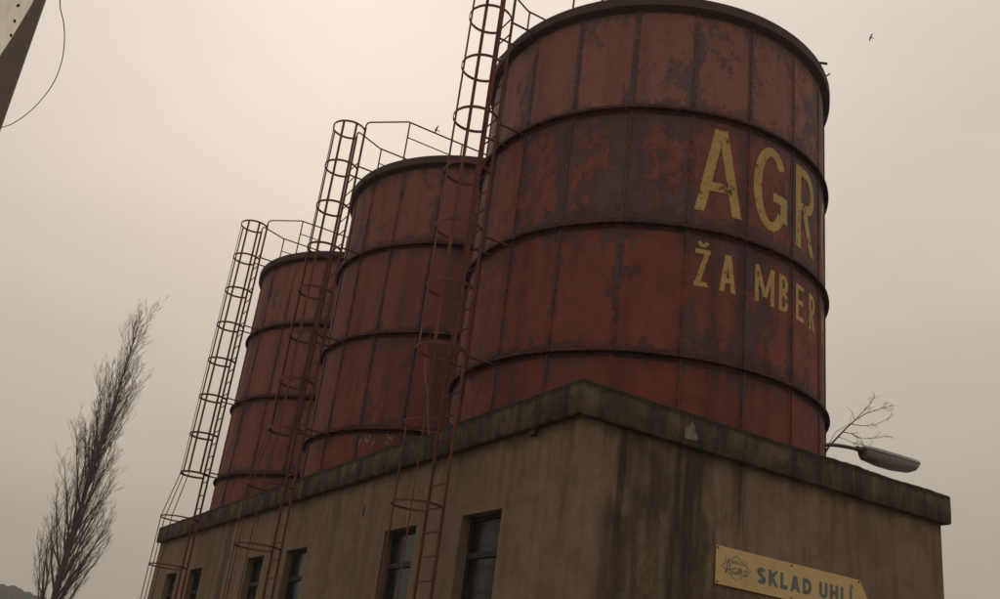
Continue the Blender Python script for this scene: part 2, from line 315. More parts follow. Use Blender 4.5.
# wooded ridge far behind the poplar
hill = MB(); NXH, NYH = 560, 14
for j in range(NYH+1):
    for i in range(NXH+1):
        x = -330+i*(680/NXH); u = j/NYH; y = 400+u*250
        ridge = 32.2-0.17*(x-47) if x > 47 else 32.2+0.03*(47-x)
        ridge = max(ridge, 5)+1.2*noise.noise(Vector((x*0.013, 2, 0)))
        z = ridge*math.sin(min(1, u*1.7)*math.pi/2)
        if u > 0.3: z += 1.5*noise.noise(Vector((x*0.21, y*0.21, 1)))+4.2*abs(noise.noise(Vector((x*0.24, y*0.3, 5))))+1.6*noise.noise(Vector((x*0.7, y, 9)))
        hill.v.append((x, y, z-0.5))
for j in range(NYH):
    for i in range(NXH):
        a = j*(NXH+1)+i; hill.f.append((a, a+1, a+NXH+2, a+NXH+1))
tag(hill.build('hill', FARW), kind='structure')

# ------------------------------------------------------------------ coal store building
bld = thing('store_building', 'long flat-roofed brown plastered building carrying three rusty tanks', 'building', (0, 0, 0))
WX0, WX1, WY0, WY1 = OVER, WID-OVER, OVER, LEN-OVER
WINS = [(1.56, 2.52), (3.76, 4.76), (7.78, 8.78), (9.98, 10.92), (14.03, 15.02), (16.15, 17.14)]
WZ0, WZ1, REV = 2.25, 3.88, 0.22
def grid_quad(mb, o, du, dv, nu, nv, amp=0.004, seed=0, nrm=(0, 0, 1)):
    """a slightly uneven plastered rectangle"""
    o, du, dv, nrm = Vector(o), Vector(du), Vector(dv), Vector(nrm); b = len(mb.v)
    for j in range(nv+1):
        for i in range(nu+1):
            q = o+du*(i/nu)+dv*(j/nv)
            if 0 < i < nu and 0 < j < nv: q = q+nrm*(amp*noise.noise(q*1.7+Vector((seed, 0, 0))))
            mb.v.append(tuple(q))
    for j in range(nv):
        for i in range(nu):
            a = b+j*(nu+1)+i; mb.f.append((a, a+1, a+nu+2, a+nu+1))
m = MB()
ys = [WY0]+[q for wv in WINS for q in wv]+[WY1]
for i in range(len(ys)-1):
    y0, y1 = ys[i], ys[i+1]; nn = max(2, int((y1-y0)/0.2))
    if i % 2 == 0: grid_quad(m, (WX0, y1, 0), (0, y0-y1, 0), (0, 0, ZB+0.02), nn, 24, 0.010, 0, (-1, 0, 0))
    else:
        grid_quad(m, (WX0, y1, 0), (0, y0-y1, 0), (0, 0, WZ0), nn, 12, 0.010, 0, (-1, 0, 0))
        grid_quad(m, (WX0, y1, WZ1), (0, y0-y1, 0), (0, 0, ZB+0.02-WZ1), nn, 5, 0.010, 0, (-1, 0, 0))
        xr = WX0+REV
        m.add([(WX0, y0, WZ0), (WX0, y0, WZ1), (xr, y0, WZ1), (xr, y0, WZ0)], [(0, 1, 2, 3)])
        m.add([(WX0, y1, WZ0), (xr, y1, WZ0), (xr, y1, WZ1), (WX0, y1, WZ1)], [(0, 1, 2, 3)])
        m.add([(WX0, y0, WZ1), (WX0, y1, WZ1), (xr, y1, WZ1), (xr, y0, WZ1)], [(0, 1, 2, 3)])
        m.add([(WX0, y0, WZ0), (xr, y0, WZ0), (xr, y1, WZ0), (WX0, y1, WZ0)], [(0, 1, 2, 3)])
grid_quad(m, (WX0, WY0, 0), (WX1-WX0, 0, 0), (0, 0, ZB+0.02), 30, 24, 0.010, 3, (0, -1, 0))
grid_quad(m, (WX1, WY0, 0), (0, WY1-WY0, 0), (0, 0, ZB+0.02), 60, 12, 0.006, 5, (1, 0, 0))
grid_quad(m, (WX1, WY1, 0), (WX0-WX1, 0, 0), (0, 0, ZB+0.02), 30, 12, 0.006, 7, (0, 1, 0))
wall = m.build('wall', WALL, bld)
# cornice: rough cast band with worn arrises, run as rings of a closed section
def cornice():
    mb = MB(); per = []
    def seg(a, b, n):
        for i in range(n): per.append((a[0]+(b[0]-a[0])*i/n, a[1]+(b[1]-a[1])*i/n))
    seg((0, 0), (WID, 0), 110); seg((WID, 0), (WID, LEN), 130); seg((WID, LEN), (0, LEN), 60); seg((0, LEN), (0, 0), 260)
    cx, cy = WID/2, LEN/2; k = 8
    for (x, y) in per:
        # inward direction (mitred at corners)
        ix = 1 if x <= 1e-6 else (-1 if x >= WID-1e-6 else 0); iy = 1 if y <= 1e-6 else (-1 if y >= LEN-1e-6 else 0)
        h = 0.016*noise.noise(Vector((x*1.3, y*1.3, 1)))+0.011*noise.noise(Vector((x*6, y*6, 2)))+0.006*noise.noise(Vector((x*17, y*17, 4)))
        e = 0.010*noise.noise(Vector((x*4, y*4, 3))); g = 0.006*noise.noise(Vector((x*5, y*5, 9)))
        ch = 0.022+0.016*noise.noise(Vector((x*7, y*7, 5)))
        prof = [(0.30, ZB), (0.02, ZB+g), (0.004+e*0.4, ZB+0.02+g), (e*0.7, (ZB+ZT)/2), (0.002+e, ZT-ch+h), (ch, ZT+h), (0.16, ZT+0.012+h*0.5), (0.30, ROOF-0.05)]
        mb.v += [(x+ix*d, y+iy*d, z) for d, z in prof]
    n = len(per)
    for i in range(n):
        j = (i+1) % n
        for q in range(k-1): mb.f.append((i*k+q, j*k+q, j*k+q+1, i*k+q+1))
    mm = mb.mesh('cornice', CORNICE); smooth_by_angle(mm, 40); return link('cornice', mm, bld)
corn = cornice()
m = MB(); m.box((0.2, 0.2, 4.80), (WID-0.2, LEN-0.2, ROOF)); m.build('roof_slab', FELT, bld)
# broken-off faces on the cornice
def scar(pts, y=-0.006):
    mb = MB(); n = len(pts); c = (sum(q[0] for q in pts)/n, sum(q[1] for q in pts)/n)
    ring = []
    for i in range(n):
        a, b = pts[i], pts[(i+1) % n]
        for t in (0, 0.33, 0.66):
            x = a[0]+(b[0]-a[0])*t; z = a[1]+(b[1]-a[1])*t
            ring.append((x+random.uniform(-.012, .012), y-0.004, z+random.uniform(-.012, .012)))
    mb.v = [(c[0], y-0.008, c[1])]+ring+[(q[0], 0.02, q[2]) for q in ring]; k = len(ring)
    for i in range(k):
        j = (i+1) % k; mb.f += [(0, 1+i, 1+j), (1+i, 1+k+i, 1+k+j, 1+j)]
    mb.build('broken_patch', SCAR, corn)
scar([(1.47, 4.81), (1.62, 4.80), (1.67, 4.84), (1.56, 5.03), (1.48, 4.95)])
# windows
for i, (y0, y1) in enumerate(WINS):
    xf = WX0+REV-0.09; t = 0.05; d = 0.055
    wz_t = 3.40
    m = MB(); m.box((xf, y0+0.004, WZ0+0.004), (xf+d, y0+t+0.01, WZ1-0.004)); m.box((xf, y1-t-0.01, WZ0+0.004), (xf+d, y1-0.004, WZ1-0.004))
    m.box((xf+.002, y0+t+0.01, WZ1-t-0.01), (xf+d-.002, y1-t-0.01, WZ1-0.005)); m.box((xf+.002, y0+t+0.01, WZ0+0.005), (xf+d-.002, y1-t-0.01, WZ0+t+0.02))
    wn = m.build('window', WOOD, bld)
    m = MB(); m.box((xf-0.018, y0+t+0.01, wz_t-0.035), (xf+d-.004, y1-t-0.01, wz_t+0.035)); m.build('transom', WOOD, wn)
    ym = (y0+y1)/2
    for (a, b, z0, z1) in ((y0+t+.01, y1-t-.01, wz_t+.035, WZ1-t-.01), (y0+t+.01, y1-t-.01, WZ0+t+.02, wz_t-.035)):
        tl = random.uniform(-0.006, 0.006); mb = MB(); xg = xf+0.022
        mb.add([(xg, a, z0), (xg+tl, b, z0), (xg+tl*1.4, b, z1), (xg+tl*.5, a, z1), (xg+.006, a, z0), (xg+.006+tl, b, z0), (xg+.006+tl*1.4, b, z1), (xg+.006+tl*.5, a, z1)],
               [(0, 3, 2, 1), (4, 5, 6, 7), (0, 1, 5, 4), (1, 2, 6, 5), (2, 3, 7, 6), (3, 0, 4, 7)]); mb.build('pane', GLASS, wn)
    m = MB(); m.box((WX0-0.05, y0-0.03, WZ0-0.05), (xf+.001, y1+0.03, WZ0-0.006)); m.build('sill', CORNICE, wn)
    m = MB(); m.box((xf+d+.01, y0-0.2, WZ0-.2), (xf+d+.03, y1+.2, WZ1+.2)); m.build('dark_interior', ROOM, wn)
# small spout under the cornice by the corner
m = MB(); m.box((WX0-0.05, 0.95, ZB-0.075), (WX0+0.05, 1.08, ZB-0.005)); m.build('vent_block', NAIL, bld)
m = MB(); m.box((WX0-0.012, 5.62, 4.18), (WX0+0.05, 5.67, 4.34)); m.build('vent_slot', NAIL, bld)

# ------------------------------------------------------------------ stroke lettering
def arc(cx, cy, rx, ry, a0, a1, n=14): return [(cx+rx*math.cos(R(a0+(a1-a0)*i/n)), cy+ry*math.sin(R(a0+(a1-a0)*i/n))) for i in range(n+1)]
def glyph(ch, w, h, t):
    o = t/2; a = w-t
    G = {
    'A': [[(o*.9, -t), (w/2-o*.35, h-o*.2)], [(w-o*.9, -t), (w/2+o*.35, h-o*.2)], [(w*.24, h*.30), (w*.76, h*.30)]],
    'G': [arc(w/2, h*.5, w/2-o, h/2-o, 38, 322, 24)[:], [(w-o, h*.16), (w-o, h*.46)], [(w-o, h*.46-o*.9), (w*.55, h*.46-o*.9)]],
    'R': [[(o, 0), (o, h)], [(o, h-o), (w*.5, h-o)]+arc(w*.5, h*.73, w*.5-o, h*.27-o, 90, -90, 12)+[(o, h*.46+o)], [(w*.42, h*.48), (w-o, -t*.4)]],
    'O': [arc(w/2, h/2, w/2-o, h/2-o, 0, 360, 32)],
    'Z': [[(0, h-o), (w, h-o)], [(w-o*1.2, h-o*.8), (o*1.2, o*.8)], [(0, o), (w, o)]],
    'M': [[(o, 0), (o, h)], [(w-o, 0), (w-o, h)], [(o, h-o*.2), (w/2, h*.18)], [(w/2, h*.18), (w-o, h-o*.2)]],
    'B': [[(o, 0), (o, h)], [(o, h-o), (w*.5, h-o)]+arc(w*.5, h*.75, w*.46-o, h*.25-o, 90, -90, 12)+[(o, h*.5+o)], [(o, h*.54-o), (w*.5, h*.54-o)]+arc(w*.5, h*.27, w*.5-o, h*.27-o, 90, -90, 12)+[(o, o)]],
    'E': [[(o, 0), (o, h)], [(o, h-o), (w, h-o)], [(o, h*.52), (w*.88, h*.52)], [(o, o), (w, o)]],
    'K': [[(o, 0), (o, h)], [(o, h*.38), (w-o*.6, h+t*.3)], [(w*.36, h*.56), (w-o*.6, -t*.3)]],
    'S': [arc(w/2, h*.74, w/2-o, h*.26-o, 25, 215, 14)+arc(w/2, h*.27, w/2-o, h*.27-o, 60, -155, 16)],
    'L': [[(o, 0), (o, h)], [(o, o), (w, o)]],
    'D': [[(o, 0), (o, h)], [(o, h-o), (w*.42, h-o)]+arc(w*.42, h/2, w*.58-o, h/2-o, 90, -90, 18)+[(o, o)]],
    'U': [[(o, h), (o, h*.3)]+arc(w/2, h*.3, w/2-o, h*.3-o, 180, 360, 16)+[(w-o, h)]],
    'H': [[(o, 0), (o, h)], [(w-o, 0), (w-o, h)], [(o, h*.5), (w-o, h*.5)]],
    'I': [[(o, 0), (o, h)]],
    'caron': [[(w*.18, h*1.20), (w*.5, h*1.08)], [(w*.5, h*1.08), (w*.82, h*1.20)]],
    'acute': [[(o*.6, h*1.06), (w*.5+t*.8, h*1.24)]],
    }
    return G[ch]
def ribbon(mb, line, t, lo, hi, place, off):
    pts = [Vector(line[0])]
    for q in line[1:]:
        q = Vector(q); n = max(1, int((q-pts[-1]).length/0.06)); p0 = pts[-1]
        pts += [p0.lerp(q, (i+1)/n) for i in range(n)]
    L_, R_ = [], []
    for i, q in enumerate(pts):
        d = (pts[min(i+1, len(pts)-1)]-pts[max(i-1, 0)]); d.normalize(); nn = Vector((-d.y, d.x))
        for S_, s in ((L_, 1), (R_, -1)):
            e = q+nn*(s*t/2); S_.append((e.x, min(max(e.y, lo), hi)))
    b = len(mb.v); k = len(pts)
    mb.v += [place(x, y, off) for x, y in R_]+[place(x, y, off) for x, y in L_]
    for i in range(k-1): mb.f.append((b+i, b+i+1, b+k+i+1, b+k+i))
def letter(chs, w, h, t, place, mat, parent, name='letter'):
    mb = MB(); s = 0
    for ch in chs:
        tt = t*(0.75 if ch in ('caron', 'acute') else 1)
        for ln in glyph(ch, w, h, t):
            ribbon(mb, ln, tt, 0 if ch not in ('caron', 'acute') else -9, h if ch not in ('caron', 'acute') else 9, place, s*0.0006); s += 1
    return mb.build(name, mat, parent)

# ------------------------------------------------------------------ tanks
NP = 20; STEP = 18.0
def panel_mesh(z0, z1):
    mb = MB(); nu, nv = 6, 3
    a0, a1 = R(0.12), R(STEP-0.12)
    for rr in (TR, TR-0.02):
        for j in range(nv+1):
            for i in range(nu+1):
                a = a0+(a1-a0)*i/nu; mb.v.append((rr*math.cos(a), rr*math.sin(a), z0+0.004+(z1-z0-0.008)*j/nv))
    n0 = (nu+1)*(nv+1)
    for j in range(nv):
        for i in range(nu):
            a = j*(nu+1)+i; mb.f.append((a, a+1, a+nu+2, a+nu+1)); mb.f.append((n0+a, n0+a+nu+1, n0+a+nu+2, n0+a+1))
    for i in range(nu):
        mb.f.append((i, n0+i, n0+i+1, i+1)); q = nv*(nu+1)+i; mb.f.append((q, q+1, n0+q+1, n0+q))
    for j in range(nv):
        a = j*(nu+1); mb.f.append((a, a+nu+1, n0+a+nu+1, n0+a)); q = a+nu; mb.f.append((q, n0+q, n0+q+nu+1, q+nu+1))
    me = mb.mesh('panel', PAINT); smooth_by_angle(me, 35); return me
ZS = [ROOF+0.001, ZR[2], ZR[1], ZR[0], ZRIM-0.03]
PAN = [panel_mesh(ZS[i], ZS[i+1]) for i in range(4)]
def seam_mesh(z0, z1):
    mb = MB(); r = TR; hw = 0.052; z0 += 0.03; z1 -= 0.03
    P = [(-hw, r-0.005), (-hw+0.01, r+0.008), (-0.012, r+0.009), (-0.010, r+0.026), (0.010, r+0.026), (0.012, r+0.009), (hw-0.01, r+0.008), (hw, r-0.005)]
    mb.v = [(q[1], q[0], z0) for q in P]+[(q[1], q[0], z1) for q in P]; k = len(P)
    for i in range(k-1): mb.f.append((i, k+i, k+i+1, i+1))
    mb.f += [tuple(range(k)), tuple(reversed(range(k, 2*k)))]
    return mb.mesh('seam_flange', PAINT)
SEA = [seam_mesh(ZS[i], ZS[i+1]) for i in range(4)]
mb = MB(); mb.revolve([(TR-0.005, -0.075), (TR+0.010, -0.075), (TR+0.012, -0.016), (TF, -0.015), (TF, 0.013), (TR+0.012, 0.014), (TR+0.010, 0.075), (TR-0.005, 0.075)], 120)
for i_, q in enumerate(mb.v):                                          # rolled by hand: never quite true
    a_ = math.atan2(q[1], q[0]); k_ = 1+0.0016*noise.noise(Vector((math.cos(a_)*4, math.sin(a_)*4, 3)))
    mb.v[i_] = (q[0]*k_, q[1]*k_, q[2]+0.010*noise.noise(Vector((math.cos(a_)*5, math.sin(a_)*5, 8))))
RINGM = mb.mesh('ring_flange', FLANGE); smooth_by_angle(RINGM, 30)
mb = MB(); mb.revolve([(TR-0.03, -0.21), (TR+0.014, -0.21), (TR+0.016, -0.19), (TF+0.004, -0.17), (TF+0.028, -0.15), (TF+0.032, 0.0), (TR-0.03, 0.004)], 120)
RIMM = mb.mesh('rim_band', RIMS); smooth_by_angle(RIMM, 30)
mb = MB(); mb.revolve([(TR-0.02, 0.0), (TR*0.5, 0.16), (0.25, 0.26), (0.001, 0.27)], 60, closed_prof=False); ROOFM = mb.mesh('tank_roof', FLANGE, True)
def bolts_mesh():
    mb = MB(); r = 0.013
    def bolt(c, ax):
        c = Vector(c); ax = Vector(ax).normalized(); mb.tube([c-ax*0.012, c+ax*0.012], r, 5)
    for z in ZR:
        for k in range(120):
            a = R(SEAM0+1.5+k*3); rr = (TR+TF)/2+0.012; 
            mb.tube([(rr*math.cos(a), rr*math.sin(a), z-0.033), (rr*math.cos(a), rr*math.sin(a), z+0.03)], r, 5)
    for i in range(4):
        for k in range(NP):
            a = R(SEAM0+k*STEP); tv = Vector((-math.sin(a), math.cos(a), 0)); c0 = Vector((math.cos(a), math.sin(a), 0))*(TR+0.016)
            z = ZS[i]+0.12
            while z < ZS[i+1]-0.1:
                c = c0+Vector((0, 0, z)); mb.tube([c-tv*0.024, c+tv*0.024], 0.010, 5); z += 0.15
    return mb.mesh('bolts', BOLT)
BOLTM = bolts_mesh()
TLAB = ['rusty red riveted tank with large yellow lettering, behind the wall with the cream sign',
        'rusty red unlettered tank in the middle of the row, between two others',
        'rusty red unlettered tank at the end of the row beside the tall poplar']
# how far the paint has come off, by course (bottom to top) and panel index (0 starts at SEAM0)
FL0 = {2: {9: .05, 10: .32, 11: .46, 12: .50, 13: .34, 14: .30, 15: .44, 16: .52}, 3: {10: .02, 11: .12, 12: .14, 13: .18, 14: .30, 15: .42, 16: .50},
       1: {9: .05, 10: .16, 11: .12, 12: .06, 13: .36, 14: .34, 15: .30}, 0: {9: .0, 10: .05, 11: .04, 12: .0, 13: .12, 14: .1, 15: .1}}
GLARE = [(0.0, 0.05, 0.16, 0.72), (0.10, 0.16, 0.24, 0.42), (0.30, 0.34, 0.40, 0.52)]     # strength of the painted-in lens glare, bottom to top course
tanks = []
for ti in range(3):
    tk = thing('storage_tank', TLAB[ti], 'tank', (TX, TY+ti*TS, 0), 'row of rusty tanks on the roof'); tanks.append(tk)
    rs = random.Random(40+ti)
    for ci in range(4):
        for k in range(NP):
            po = link('panel', PAN[ci], tk, (0, 0, 0), R(SEAM0+k*STEP))
            fl = FL0[ci].get(k, 0.15+0.25*rs.random()) if ti == 0 else -0.02+0.24*rs.random()
            if ci == 3 and ti: fl += 0.12
            po['flake'] = fl-0.10; po['glare'] = GLARE[ti][ci]
            so_ = link('seam_flange', SEA[ci], tk, (0, 0, 0), R(SEAM0+k*STEP)); so_['flake'] = 0.05+0.25*rs.random(); so_['glare'] = GLARE[ti][ci]*0.8
    for z in ZR: link('ring_flange', RINGM, tk, (0, 0, z))
    link('rim_band', RIMM, tk, (0, 0, ZRIM)); link('tank_roof', ROOFM, tk, (0, 0, ZRIM+0.006))
    tag(link('bolts', BOLTM, tk), kind='stuff')
# lugs on the first tank's rim
for (ang, ln, dz) in ((-67.2, 0.12, 0.03), (-59.8, 0.07, 0.07)):
    mb = MB(); a = R(ang); c = Vector((math.cos(a), math.sin(a), 0)); tv = Vector((-math.sin(a), math.cos(a), 0))
    mb.tube([c*(TF-0.05)+Vector((0, 0, ZRIM-0.02)), c*(TF+0.03)+tv*0.03+Vector((0, 0, ZRIM+0.01)), c*(TF+0.03+ln*.6)+tv*ln+Vector((0, 0, ZRIM+dz))], 0.022 if ln > .1 else 0.012, 6)
    mb.build('lug', FLANGE, tanks[0])
# painted lettering on the first tank
def on_tank(a0, z0):
    def f(x, y, off):
        a = R(a0)+x/(TR+0.004); r = TR+0.0035+off; return (r*math.cos(a), r*math.sin(a), z0+y)
    return f
def deg_w(d): return R(d)*TR
for ch, a0, a1 in (('A', 244.9, 260.0), ('G', 263.5, 277.0), ('R', 281.4, 293.4), ('O', 302.0, 315.0)):
    letter([ch], deg_w(a1-a0), 1.31, 0.138, on_tank(a0, 8.11), LETTER, tanks[0])
for ch, a0, a1 in ((['Z', 'caron'], 246.2, 250.6), (['A'], 253.4, 258.6), (['M'], 264.8, 272.0), (['B'], 273.9, 278.0), (['E'], 281.8, 286.2), (['R'], 289.6, 294.0), (['K'], 302.4, 307.0)):
    letter(ch, deg_w(a1-a0), 0.53, 0.066, on_tank(a0, 7.01), LETTER, tanks[0])
# chalky paint marks
def chalk(ti, marks, a0, z0):
    pl = on_tank(a0, z0); mb = MB()
    for s, ln in enumerate(marks): ribbon(mb, ln, 0.035, -9, 9, pl, s*0.0006)
    mb.build('paint_mark', CHALK, tanks[ti])
chalk(1, [[(0, 0), (.03, .16)], [(.10, 0), (.12, .2)], [(.12, .2), (.19, .02)], [(.19, .02), (.22, .2)], [(.30, .02), (.33, .15)]], 208.5, 5.70)
chalk(1, [[(.0, .02), (.1, .0)], [(.1, 0), (.12, .09)], [(.12, .09), (.03, .11)], [(.03, .11), (.05, .2)], [(.05, .2), (.15, .2)]], 219.5, 5.76)
chalk(2, [[(0, .1), (.05, 0)], [(.05, 0), (.12, .12)], [(.17, .02), (.2, .12)]], 203, 7.58)

# ------------------------------------------------------------------ caged ladders and roof railings
HW, CR = 0.225, 0.335
RAIL = MB()
def bent_rail(sgn):
    mb = MB(); z0 = 0.0
    pts = [(0, sgn*HW, 0.02), (0, sgn*HW, 6), (0, sgn*HW, 12.26)]
    mb.tube(pts, 0.024, 6); return mb.mesh('rail', LADDER)
RAILM = {s: bent_rail(s) for s in (-1, 1)}
mb = MB(); mb.tube([(0, -HW, 0), (0, HW, 0)], 0.012, 5); RUNGM = mb.mesh('rung', LADDER)
def hoop_pts(n=22, cr=CR, cx=-0.26):
    a0 = math.asin(min(1, HW/cr))*0.9; pts = [(0, -HW)]
    for i in range(n+1):
        ang = 2*math.pi-a0-(2*math.pi-2*a0)*i/n; pts.append((cx+cr*math.cos(ang)*0.97, cr*math.sin(ang)))
    return pts+[(0, HW)]
def flat_strip(mb, pts, hz, th):
    """flat bar on edge: follows a plan curve, hz tall, th thick"""
    k = len(pts); b = len(mb.v)
    for i, q in enumerate(pts):
        a = Vector(pts[max(i-1, 0)]); c = Vector(pts[min(i+1, k-1)]); d = (c-a).normalized(); n = Vector((-d.y, d.x))*th/2
        for s in (1, -1):
            for z in (-hz/2, hz/2): mb.v.append((q[0]+n.x*s, q[1]+n.y*s, z))
    for i in range(k-1):
        o = b+i*4
        for u_, v_ in ((0, 1), (1, 3), (3, 2), (2, 0)): mb.f.append((o+u_, o+v_, o+4+v_, o+4+u_))
    mb.f += [(b, b+2, b+3, b+1), (b+4*(k-1), b+4*(k-1)+1, b+4*(k-1)+3, b+4*(k-1)+2)]
mb = MB(); flat_strip(mb, hoop_pts(), 0.045, 0.008); HOOPM = mb.mesh('hoop', LADDER)
HZ = [12.21-0.905*k for k in range(8)]; HLOW = [4.85, 3.81, 2.25]; HDZ = [0.12, 0.0, 0.0]; FLARE = [0.0, 0.13, 0.15]
STRAPM = []
for ang in (180, 132, 228, 275):
    a = R(ang); c = Vector((-0.26+CR*0.97*math.cos(a), CR*math.sin(a), 0)); t = Vector((-math.sin(a), math.cos(a), 0)); nrm = Vector((math.cos(a), math.sin(a), 0))
    mb = MB(); P = [c-t*0.024-nrm*0.010, c+t*0.024-nrm*0.010, c+t*0.024-nrm*0.004, c-t*0.024-nrm*0.004]
    mb.v = [(p.x, p.y, HZ[-1]-0.02) for p in P]+[(p.x, p.y, HZ[0]+0.02) for p in P]
    mb.f = [(0, 1, 5, 4), (1, 2, 6, 5), (2, 3, 7, 6), (3, 0, 4, 7), (3, 2, 1, 0), (4, 5, 6, 7)]
    STRAPM.append(mb.mesh('strap', LADDER))
LLAB = ['tall rusty caged ladder rising in front of the lettered tank', 'tall rusty caged ladder serving the middle tank', 'tall rusty caged ladder at the end of the row, nearest the poplar']
RLAB = ['thin pipe railing on top of the lettered tank', 'thin pipe railing on top of the middle tank', 'thin pipe railing on top of the end tank, nearest the poplar']
for i in range(3):
    ld = thing('caged_ladder', LLAB[i], 'ladder', (LX, LY[i], 0), 'caged ladders up the tanks')
    for s in (-1, 1): link('rail', RAILM[s], ld)
    z = 0.35
    while z < 11.7: link('rung', RUNGM, ld, (0, 0, z)); z += 0.30
    for z in HZ: link('hoop', HOOPM, ld, (0, 0, z+HDZ[i]))
    for sm in STRAPM: link('strap', sm, ld, (0, 0, HDZ[i]))
    # lower extension: wider light hoops and thin rods
    cxl, crl = -0.26-FLARE[i]*0.7, CR+FLARE[i]*0.6
    mb = MB(); flat_strip(mb, hoop_pts(22, crl, cxl), 0.030, 0.006); hl = mb.mesh('hoop', LADDER)
    for z in HLOW: link('hoop', hl, ld, (0, 0, z+HDZ[i]))
    for ang in (180, 128, 232):
        a = R(ang); e = Vector((cxl+(crl-.006)*0.97*math.cos(a), (crl-.006)*math.sin(a), 0)); b_ = Vector((-0.26+(CR-.01)*0.97*math.cos(a), (CR-.01)*math.sin(a), 0))
        mb = MB(); mb.tube([b_+Vector((0, 0, HZ[-1]+HDZ[i])), e+Vector((0, 0, HLOW[0]+HDZ[i])), e+Vector((0, 0, HLOW[-1]+HDZ[i]))], 0.010, 5); mb.build('rod', LADDER, ld)
    for z in (11.36, 9.55, 7.72, 5.95):
        for s in (-1, 1):
            yy = LY[i]+s*HW-(TY+i*TS); xe = TX-math.sqrt((TR+0.02)**2-yy*yy)-LX
            mb = MB(); mb.tube([(0.0, s*HW, z), (xe, s*HW, z)], 0.017, 5); mb.build('bracket', LADDER, ld)
    rl = thing('roof_railing', RLAB[i], 'railing', (0, LY[i]-0.14, ZRIM), 'railings on the tank roofs')
    H = 12.40-ZRIM
    for s in (-1, 1):
        y0 = s*HW+0.14; y1 = s*0.68
        top = [(LX, y0, 12.24-ZRIM), (LX, y0, H-0.08), (LX+0.02, y0+s*0.01, H-0.025), (LX+0.07, y0+s*.04, H)]
        mb = MB(); mb.tube(top+[(0.50, y1, H), (0.56, y1, H), (4.2, y1, H)], 0.016, 6); mb.build('handrail', LADDER, rl)
        mb = MB(); mb.tube([(0.52, y1, H*0.62), (4.2, y1, H*0.62)], 0.012, 5); mb.build('mid_rail', LADDER, rl)
        for px_ in (0.53, 1.75, 2.95, 4.18):
            rad = math.hypot(px_-TX, y1+LY[i]-0.14-TY-i*TS); zr = 0.27*max(0, 1-rad/TR)
            mb = MB(); mb.tube([(px_, y1, zr*0.8), (px_, y1, H)], 0.016, 5); mb.build('post', LADDER, rl)
# rope end hanging by the first ladder
mb = MB(); mb.tube([(-0.34, 3.45, 6.30), (-0.33, 3.38, 6.02), (-0.35, 3.24, 5.70), (-0.33, 3.10, 5.42), (-0.34, 3.02, 5.16), (-0.31, 2.96, 4.90)], 0.008, 5)
mb.tube([(-0.34, 3.45, 6.30), (-0.44, 3.05, 6.33), (-0.30, 2.98, 6.34)], 0.008, 5)
tag(mb.build('rope', ROPE), 'thin pale frayed rope dangling from the ladder cage below the lettered tank', 'rope')

# ------------------------------------------------------------------ sign on the end wall
sg = thing('direction_sign', 'cream arrow-ended board with teal lettering fixed to the end wall', 'sign', (0, 0, 0))
YS = WY0-0.030
prof = [(2.075, 3.29), (4.44, 3.29), (4.578, 3.505), (4.44, 3.72), (2.075, 3.715)]
mb = MB(); k = len(prof)
mb.v = [(x, YS, z) for x, z in prof]+[(x, YS+0.012, z) for x, z in prof]
mb.f = [tuple(range(k)), tuple(reversed(range(k, 2*k)))]+[(i, k+i, k+(i+1) % k, (i+1) % k) for i in range(k)]
mb.build('board', SIGN, sg)
def on_sign(x0, z0, tilt=0.0): return lambda x, y, off: (x0+x, YS-0.0015-off, z0+y+tilt*x)
x = 2.705
for ch, wd in (('S', .145), ('K', .150), ('L', .118), ('A', .168), ('D', .148)):
    letter([ch], wd, 0.185, 0.047, on_sign(x, 3.398), TEAL, sg); x += wd+.040
x = 3.725
for chs, wd in ((['U'], .142), (['H'], .142), (['L'], .110), (['I', 'acute'], .047)):
    letter(chs, wd, 0.185, 0.047, on_sign(x, 3.400), TEAL, sg); x += wd+.042
mb = MB(); dm = [(2.16, 3.505), (2.385, 3.365), (2.61, 3.505), (2.385, 3.645), (2.16, 3.505)]
for i in range(4): ribbon(mb, [dm[i], dm[i+1]], 0.012, 0, 9, on_sign(0, 0), i*0.0005)
mb.build('logo_diamond', FADED, sg)
letter(['A'], .105, .17, .017, on_sign(2.215, 3.425), TEAL, sg)
x = 2.325
for ch in 'GRO': letter([ch], .072, .082, .015, on_sign(x, 3.430), TEAL, sg); x += .084
letter(['Z', 'caron'], .030, .042, .009, on_sign(2.205, 3.555), FADED, sg)
x = 2.305
for ch in 'MBERSKA':
    letter([ch] if ch != 'A' else ['A', 'acute'], .030, .040, .009, on_sign(x, 3.548), FADED, sg); x += .037
for (x, z) in ((2.10, 3.69), (3.26, 3.69), (4.42, 3.695), (2.10, 3.315), (3.26, 3.315), (4.42, 3.315)):
    mb = MB(); mb.tube([(x, YS-0.006, z), (x, WY0+0.02, z)], 0.013, 7); mb.build('screw', NAIL, sg)

# ------------------------------------------------------------------ yard lamp behind the tank
lp = thing('yard_lamp', 'grey street lamp head on a curved arm beside the lettered tank', 'lamp', (4.85, 2.0-1.1, ROOF))
mb = MB(); pts = [(0.55, 1.10, -0.03), (0.55, 1.10, 0.42), (0.50, 1.02, 0.52), (0.30, 0.62, 0.57), (0.12, 0.25, 0.60)]
def bez(P, n=26):
    out = []
    for i in range(n+1):
        t = i/n; Q = [Vector(q) for q in P]
        while len(Q) > 1: Q = [Q[j].lerp(Q[j+1], t) for j in range(len(Q)-1)]
        out.append(Q[0])
    return out
mb.tube([(-0.35, 0.05, -0.02), (-0.35, 0.05, 0.35)]+[tuple(q) for q in bez([(-0.35, 0.05, 0.35), (-0.33, 0.04, 0.66), (0.10, 0, 0.70), (0.74, 0, 0.735)])], 0.027, 8)
mb.build('arm', ARM, lp, True)
